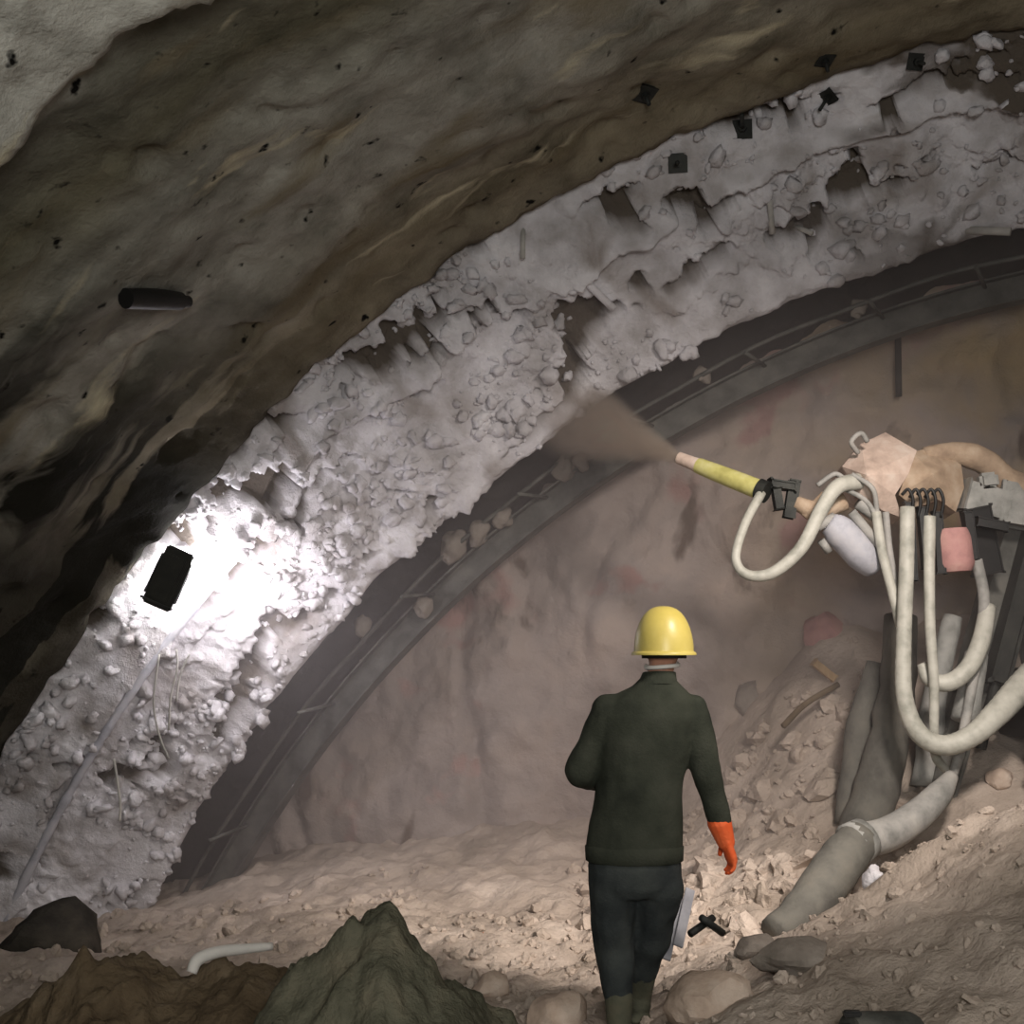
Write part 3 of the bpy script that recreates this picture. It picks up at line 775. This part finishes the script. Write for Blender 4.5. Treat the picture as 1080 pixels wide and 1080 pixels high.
bm = bmesh.new(); tube(bm, pp((826, 766, 8.6), (850, 742, 8.7), (884, 722, 8.8)), .022, 8, 4)
tag(from_bm('dark_rod', bm, M['brown']), 'dark slanting rod on the rock face under the wood offcut', 'rod')
bm = bmesh.new(); rod(bm, P(947, 355, 9.2), P(948, 418, 9.2), .025); tag(from_bm('steel_bar', bm, M['darksteel']), 'dark upright bar hanging from the steel rib at right', 'bar')
# dark canister at the lower edge
cp = P(925, 1068, 4.35); cz = ground(cp.x, 4.35)
ca = empty('canister', V((cp.x, 4.35, cz)), 'dark grey canister half buried at the bottom edge of the picture', 'canister')
bm = bmesh.new(); c0 = V((cp.x - .09, 4.35, cz + .06)); c1 = V((cp.x + .15, 4.42, cz + .04))
tube(bm, [c0, c0 + (c1 - c0) * .06, c0 + (c1 - c0) * .9, c1], [.075, .09, .09, .07], 20, 2); from_bm('drum', bm, M['steel'], ca, True, 40)
bm = bmesh.new(); tube(bm, [c0 - (c1 - c0) * .12, c0], [.05, .05], 14, 1); box(bm, c0 + V((-.0, -.02, .09)), (.06, .03, .02), None, .005); from_bm('cap', bm, M['black'], ca, True, 40)

# ------------------------------------------------------------------ the man
MY = 5.4; K = MY / F
MX = P(680, 700, MY).x
MZ = 1.65 - (1079 - 690) * K
man = empty('person', V((MX, MY, MZ)), 'person in yellow helmet, dark work clothes and orange glove walking towards the rock face', 'person')
def B(px, py, y=0.0): return V((MX + (px - 680) * K, MY + y, MZ + (1079 - py) * K))
def oval(bm, secs, seg=24):
    loft(bm, [[V((c.x + rx * cos(2 * pi * i / seg), c.y + ry * sin(2 * pi * i / seg), c.z)) for i in range(seg)] for c, rx, ry in secs])
# joints
shL, elL, wrL = B(640, 752), B(612, 812, .03), B(645, 826, .27)
shR, elR, wrR = B(731, 754), B(742, 812, .0), B(757, 866, .03)
hipL, knL, anL = B(648, 905), B(644, 985, .03), B(648, 1062, -.06)
hipR, knR, anR = B(692, 905), B(682, 985, .10), B(676, 1052, .22)
neck0, neck1 = B(690, 735, .0), B(699, 700, .02)
head = B(700, 680, .03)
bm = bmesh.new()                                                        # the body, one skin
oval(bm, [(B(668, 915), .13, .09), (B(668, 890), .15, .10), (B(673, 840), .14, .095), (B(681, 780), .16, .10), (B(686, 748), .15, .09), (B(690, 728), .09, .07)])
cone(bm, neck0, .06, neck1, .056)
ell(bm, head, (.078, .098, .115)); ell(bm, head + V((0, .03, -.06)), (.06, .075, .06))
ell(bm, head + V((0, .105, -.02)), (.014, .022, .022))                  # nose, facing away
for s in (-1, 1):
    ell(bm, head + V((s * .080, .0, -.012)), (.012, .022, .034))        # ears
for a, b, c, r in ((shL, elL, wrL, .05), (shR, elR, wrR, .05)):
    cone(bm, a, r * .8, b, r * .75); cone(bm, b, r * .75, c, r * .6)
for a, b, c in ((hipL, knL, anL), (hipR, knR, anR)):
    cone(bm, a, .085, b, .058); cone(bm, b, .055, c, .04); cone(bm, c, .04, c + V((0, .16, -.035)), .03)
baked('body', bm, M['skin'], man, .012, 3)
# face details, turned to the rock face
for s in (-1, 1):
    bm = bmesh.new(); ell(bm, head + V((s * .032, .088, .012)), (.013, .010, .009), 12)
    o = from_bm('eye', bm, M['maskstrap'], man); o['label'] = 'eye'
bm = bmesh.new(); ell(bm, head + V((0, .098, -.066)), (.026, .010, .008), 12); from_bm('mouth', bm, M['pink'], man)
def folds(a, s):
    def f(c): return a * (.6 * fr(V((c.x, c.y, c.z * .55)), s, 3, 3.0) + .5 * noise.noise(V((c.x * s * .5, c.y * s * .5, c.z * s * 1.4))))
    return f
# jacket
bm = bmesh.new()
oval(bm, [(B(667, 901), .198, .135), (B(667, 890), .205, .14), (B(669, 860), .200, .135), (B(674, 820), .185, .13), (B(679, 785), .200, .14), (B(684, 755), .215, .135), (B(687, 738), .19, .115), (B(690, 724), .115, .09), (B(693, 713), .068, .068)], 32)
cone(bm, B(640, 750), .068, elL, .066); cone(bm, elL, .066, wrL, .050)
cone(bm, B(730, 752), .074, elR, .064); cone(bm, elR, .062, wrR, .048)
cone(bm, B(640, 748), .07, B(730, 748), .07)
baked('jacket', bm, M['jacket'], man, .010, 4, folds(.014, 7))
bm = bmesh.new()                                                        # collar
loft(bm, [[V((c.x + r * cos(2 * pi * i / 28), c.y + r * .95 * sin(2 * pi * i / 28), c.z + .008 * cos(2 * pi * i / 28 + 1.6))) for i in range(28)] for c, r in ((B(693, 722), .088), (B(695, 709), .072), (B(695, 709), .062), (B(693, 722), .066))], False)
o = from_bm('collar', bm, M['jacket'], man)
bm = bmesh.new()                                                        # hem band
loft(bm, [[V((c.x + rx * cos(2 * pi * i / 32), c.y + ry * sin(2 * pi * i / 32), c.z)) for i in range(32)] for c, rx, ry in ((B(667, 902), .196, .133), (B(667, 900), .209, .146), (B(667, 886), .212, .148), (B(667, 884), .199, .136))], True)
from_bm('hem', bm, M['jacket'], man)
# trousers
bm = bmesh.new()
oval(bm, [(B(667, 880), .185, .125), (B(667, 905), .200, .14), (B(667, 925), .198, .135), (B(667, 935), .17, .11)], 28)
cone(bm, B(645, 925, .0), .108, B(645, 985, .03), .092); cone(bm, B(645, 985, .03), .090, B(649, 1040, -.03), .062)
cone(bm, B(691, 925, .0), .108, B(684, 985, .10), .088); cone(bm, B(684, 985, .10), .086, B(678, 1024, .17), .064)
baked('trousers', bm, M['trousers'], man, .010, 3, folds(.016, 8))
# boots
for nm, kn, an in (('boot', B(649, 1036, -.03), anL), ('boot', B(678, 1020, .16), anR)):
    bm = bmesh.new()
    cone(bm, kn, .062, an, .050); cone(bm, an + V((0, -.02, -.02)), .050, an + V((0, .15, -.045)), .040)
    box(bm, an + V((0, .06, -.075)), (.095, .28, .03), None, .008)
    baked(nm, bm, M['boots'], man, .010, 3)
# gloves
def glove(wr, d, side, palmn, curl, nm='glove'):
    """d: along the hand; side: towards the thumb; palmn: out of the palm"""
    d, side, palmn = d.normalized(), side.normalized(), palmn.normalized()
    bm = bmesh.new()
    cone(bm, wr - d * .055, .054, wr + d * .03, .040)
    cone(bm, wr + d * .02, .042, wr + d * .095, .046, sq=.55, side=side)
    tips = ((.034, .075, .0105), (.011, .085, .011), (-.012, .078, .0105), (-.033, .060, .0095))
    for off, L, r in tips:
        a = wr + d * .105 + side * off; p = [a - d * .02]; ang = 0; q = a
        for k, f in enumerate((.45, .32, .23)):
            ang += curl * (.5 + .35 * k)
            q2 = q + (d * cos(ang) + palmn * sin(ang)) * L * f
            cone(bm, q, r * (1.12 - .1 * k), q2, r * (1.02 - .1 * k), 10); q = q2
        cone(bm, a - d * .03, r * 1.2, a, r * 1.15, 10)
    a = wr + d * .035 + side * .036; b = a + (d * .72 + side * .55 + palmn * .25).normalized() * .042
    c = b + (d * .92 + side * .05 + palmn * .45).normalized() * .032
    cone(bm, a, .016, b, .0135, 10); cone(bm, b, .0135, c, .011, 10)
    return baked(nm, bm, M['glove'], man, .0045, 2)
gR = (B(773, 914, .05) - wrR)
glove(wrR + gR.normalized() * .045, gR, V((-.15, 1, .1)), V((-1, -.1, 0)), .42)
gL = V((.75, .25, .12))
glove(wrL + gL.normalized() * .04, gL, V((0, .3, 1)), V((.2, 1, -.3)), .6)
# hair and helmet
bm = bmesh.new(); ell(bm, head + V((0, -.012, .018)), (.084, .094, .098)); 
hr = baked('hair', bm, M['hair'], man, .012, 2, lambda c: .004 * fr(c, 40, 2))
he = bmesh.new()
hc = B(701, 690, .03); n = 32; rings = []
for k in range(13):
    w = k / 12 * pi / 2
    rings.append([V((hc.x + .130 * cos(w) ** .8 * cos(2 * pi * i / n), hc.y + .150 * cos(w) ** .8 * sin(2 * pi * i / n), hc.z + .012 + .198 * sin(w))) for i in range(n)] if k < 12 else [V((hc.x + .012 * cos(2 * pi * i / n), hc.y + .012 * sin(2 * pi * i / n), hc.z + .2095)) for i in range(n)])
inner = [[V((hc.x + .122 * cos(w) * cos(2 * pi * i / n), hc.y + .142 * cos(w) * sin(2 * pi * i / n), hc.z + .012 + .188 * sin(w))) for i in range(n)] for w in (1.3, .9, .45, 0)]
brim = [[V((hc.x + r * .137 * cos(2 * pi * i / n), hc.y + r * .157 * sin(2 * pi * i / n) + (.03 * max(0, sin(2 * pi * i / n))), hc.z + z)) for i in range(n)] for r, z in ((.95, .0), (1.03, -.004), (1.035, .004), (.98, .012))]
loft(he, inner + brim + rings)
hel = from_bm('helmet', he, M['helmet'], man, True, 60)
bm = bmesh.new()
loft(bm, [[V((hc.x + .094 * r * cos(2 * pi * i / 28), hc.y - .005 + .108 * r * sin(2 * pi * i / 28), hc.z + z)) for i in range(28)] for r, z in ((1, -.018), (1.04, -.018), (1.04, .012), (1, .012))], False)
o = from_bm('headband', bm, M['hair'], None); o.parent = hel
bm = bmesh.new()
tube(bm, [V((neck1.x + .070 * cos(a), neck1.y + .005 + .078 * sin(a), neck1.z - .012 + .028 * max(0, sin(a)) + .006 * cos(a))) for a in frange(pi * .9, pi * 2.1, 16)], .0095, 8, 2)
o = from_bm('mask_strap', bm, M['maskstrap'], man)

# ------------------------------------------------------------------ dust and spray
def volmat(name, col, dens, aniso=.2, fall=None):
    m = bpy.data.materials.new(name); m.use_nodes = True; nt = m.node_tree; nt.nodes.clear(); N, L = nt.nodes, nt.links
    o = N.new('ShaderNodeOutputMaterial'); v = N.new('ShaderNodeVolumePrincipled')
    v.inputs['Color'].default_value = (*col, 1); v.inputs['Anisotropy'].default_value = aniso; v.inputs['Density'].default_value = dens
    L.new(v.outputs[0], o.inputs['Volume'])
    if fall:
        tc = N.new('ShaderNodeTexCoord'); sp = N.new('ShaderNodeSeparateXYZ'); L.new(tc.outputs['Object'], sp.inputs[0])
        r = N.new('ShaderNodeValToRGB'); e = r.color_ramp.elements
        while len(e) < len(fall): e.new(.5)
        for k, (p, d) in enumerate(fall): e[k].position = p; e[k].color = (d, d, d, 1)
        mr = N.new('ShaderNodeMapRange'); mr.inputs['From Max'].default_value = SPL; L.new(sp.outputs['Z'], mr.inputs['Value']); L.new(mr.outputs[0], r.inputs['Fac'])
        nz = N.new('ShaderNodeTexNoise'); nz.inputs['Scale'].default_value = 4; nz.inputs['Detail'].default_value = 3; L.new(tc.outputs['Object'], nz.inputs['Vector'])
        def mth(op, a, b_=None):
            n = N.new('ShaderNodeMath'); n.operation = op
            for k, x in enumerate((a, b_)):
                if x is None: continue
                if hasattr(x, 'is_linked'): L.new(x, n.inputs[k])
                else: n.inputs[k].default_value = x
            return n.outputs[0]
        r2 = mth('ADD', mth('MULTIPLY', sp.outputs['X'], sp.outputs['X']), mth('MULTIPLY', sp.outputs['Y'], sp.outputs['Y']))
        Rz = mth('ADD', mth('MULTIPLY', mr.outputs[0],   .33), .045)
        edge = mth('MAXIMUM', mth('SUBTRACT', 1.0, mth('DIVIDE', r2, mth('MULTIPLY', Rz, Rz))), 0.0)
        edge = mth('MULTIPLY', edge, edge)
        dn = mth('MULTIPLY', mth('MULTIPLY', r.outputs['Color'], mth('ADD', nz.outputs['Fac'], -.15)), edge)
        L.new(mth('MULTIPLY', dn, dens * 2), v.inputs['Density'])
    return m
bm = bmesh.new()
hz0, hz1 = 7.7, D4 + .1
vs = []
for d in (hz0, hz1):
    for u, z in ((-7.2, -.8), (3.0, -.8), (3.0, 4.6), (-7.2, 4.6)): vs.append(bm.verts.new(AX * d + AR * u + UP * z))
for f in ((0, 1, 2, 3), (4, 7, 6, 5), (0, 4, 5, 1), (1, 5, 6, 2), (2, 6, 7, 3), (3, 7, 4, 0)): bm.faces.new([vs[i] for i in f])
o = from_bm('dust_haze', bm, volmat('dust_haze', (.82, .77, .78), .17), None, False)
tag(o, 'grey dust haze hanging in front of the rock face', 'dust', kind='stuff')
s0, s1 = n1, onplane(606, 440, D2 + .1)
SPL = (s1 - s0).length
bm = bmesh.new(); tube(bm, [V((0, 0, 0)), V((0, 0, SPL * .3)), V((0, 0, SPL * .7)), V((0, 0, SPL)), V((0, 0, SPL * 1.12))], [.045, .15, .27, .38, .42], 20, 6)
o = from_bm('concrete_spray', bm, volmat('concrete_spray', (.72, .61, .52), 38.0, .1, [(0, 1), (.3, .7), (.8, .45), (1, .3)]))
o.matrix_world = Matrix.Translation(s0) @ along(s1 - s0)
tag(o, 'brownish jet of wet concrete mist from the nozzle to the vault', 'spray', kind='stuff')

# ------------------------------------------------------------------ lights
def light(name, kind, loc, energy, col=(1, 1, 1), target=None, **k):
    l = bpy.data.lights.new(name, kind); l.energy = energy; l.color = col
    for a, b in k.items(): setattr(l, a, b)
    o = bpy.data.objects.new(name, l); COL.objects.link(o); o.location = loc
    if target is not None: o.rotation_euler = (V(target) - V(loc)).to_track_quat('-Z', 'Y').to_euler()
    return o
wl, wn = vault_hit(188, 592, 'wall_left')
light('floodlight_glow', 'POINT', wl + inward(wl, D1) * .16 + lz * .06, 22, (1, .97, 1.0), shadow_soft_size=.06)
bm_ = wl + inward(wl, D1) * .62 + AX * (7.74 - wl.dot(AX)) + lz * .12
light('floodlight_beam', 'SPOT', bm_, 40, (1, .95, 1.0), bm_ + AX, spot_size=radians(176), spot_blend=.12, shadow_soft_size=.10)
light('machine_work_light', 'SPOT', (2.1, 3.6, 3.9), 900, (1, .90, .82), (1.1, 8.6, .9), spot_size=radians(76), spot_blend=.9, shadow_soft_size=.30)
light('ground_light', 'SPOT', (3.0, 3.8, 3.6), 1100, (1, .89, .80), (.35, 7.9, .1), spot_size=radians(31), spot_blend=1.0, shadow_soft_size=.20)  # extra spot added to brighten the debris while missing the machine
light('rear_fill', 'AREA', (.6, -1.5, 2.5), 205, (1, .98, .93), (.9, 8, 3.2), size=1.6)  # added soft fill from behind the camera, no lamp known there
light('tunnel_lamp', 'POINT', AX * 2.5 - AR * 3.0 + UP * 3.6, 15, (.95, 1, .97), shadow_soft_size=.2)

w = bpy.data.worlds.new('world'); S.world = w; w.use_nodes = True
w.node_tree.nodes['Background'].inputs[0].default_value = (0, 0, 0, 1); w.node_tree.nodes['Background'].inputs[1].default_value = 0
S.view_settings.view_transform = 'Standard'; S.view_settings.look = 'None'; S.view_settings.gamma = 1; S.view_settings.exposure = 0
S.view_settings.use_curve_mapping = False
S.cycles.use_denoising = True
S.cycles.max_bounces = 6; S.cycles.diffuse_bounces = 3; S.cycles.volume_bounces = 1
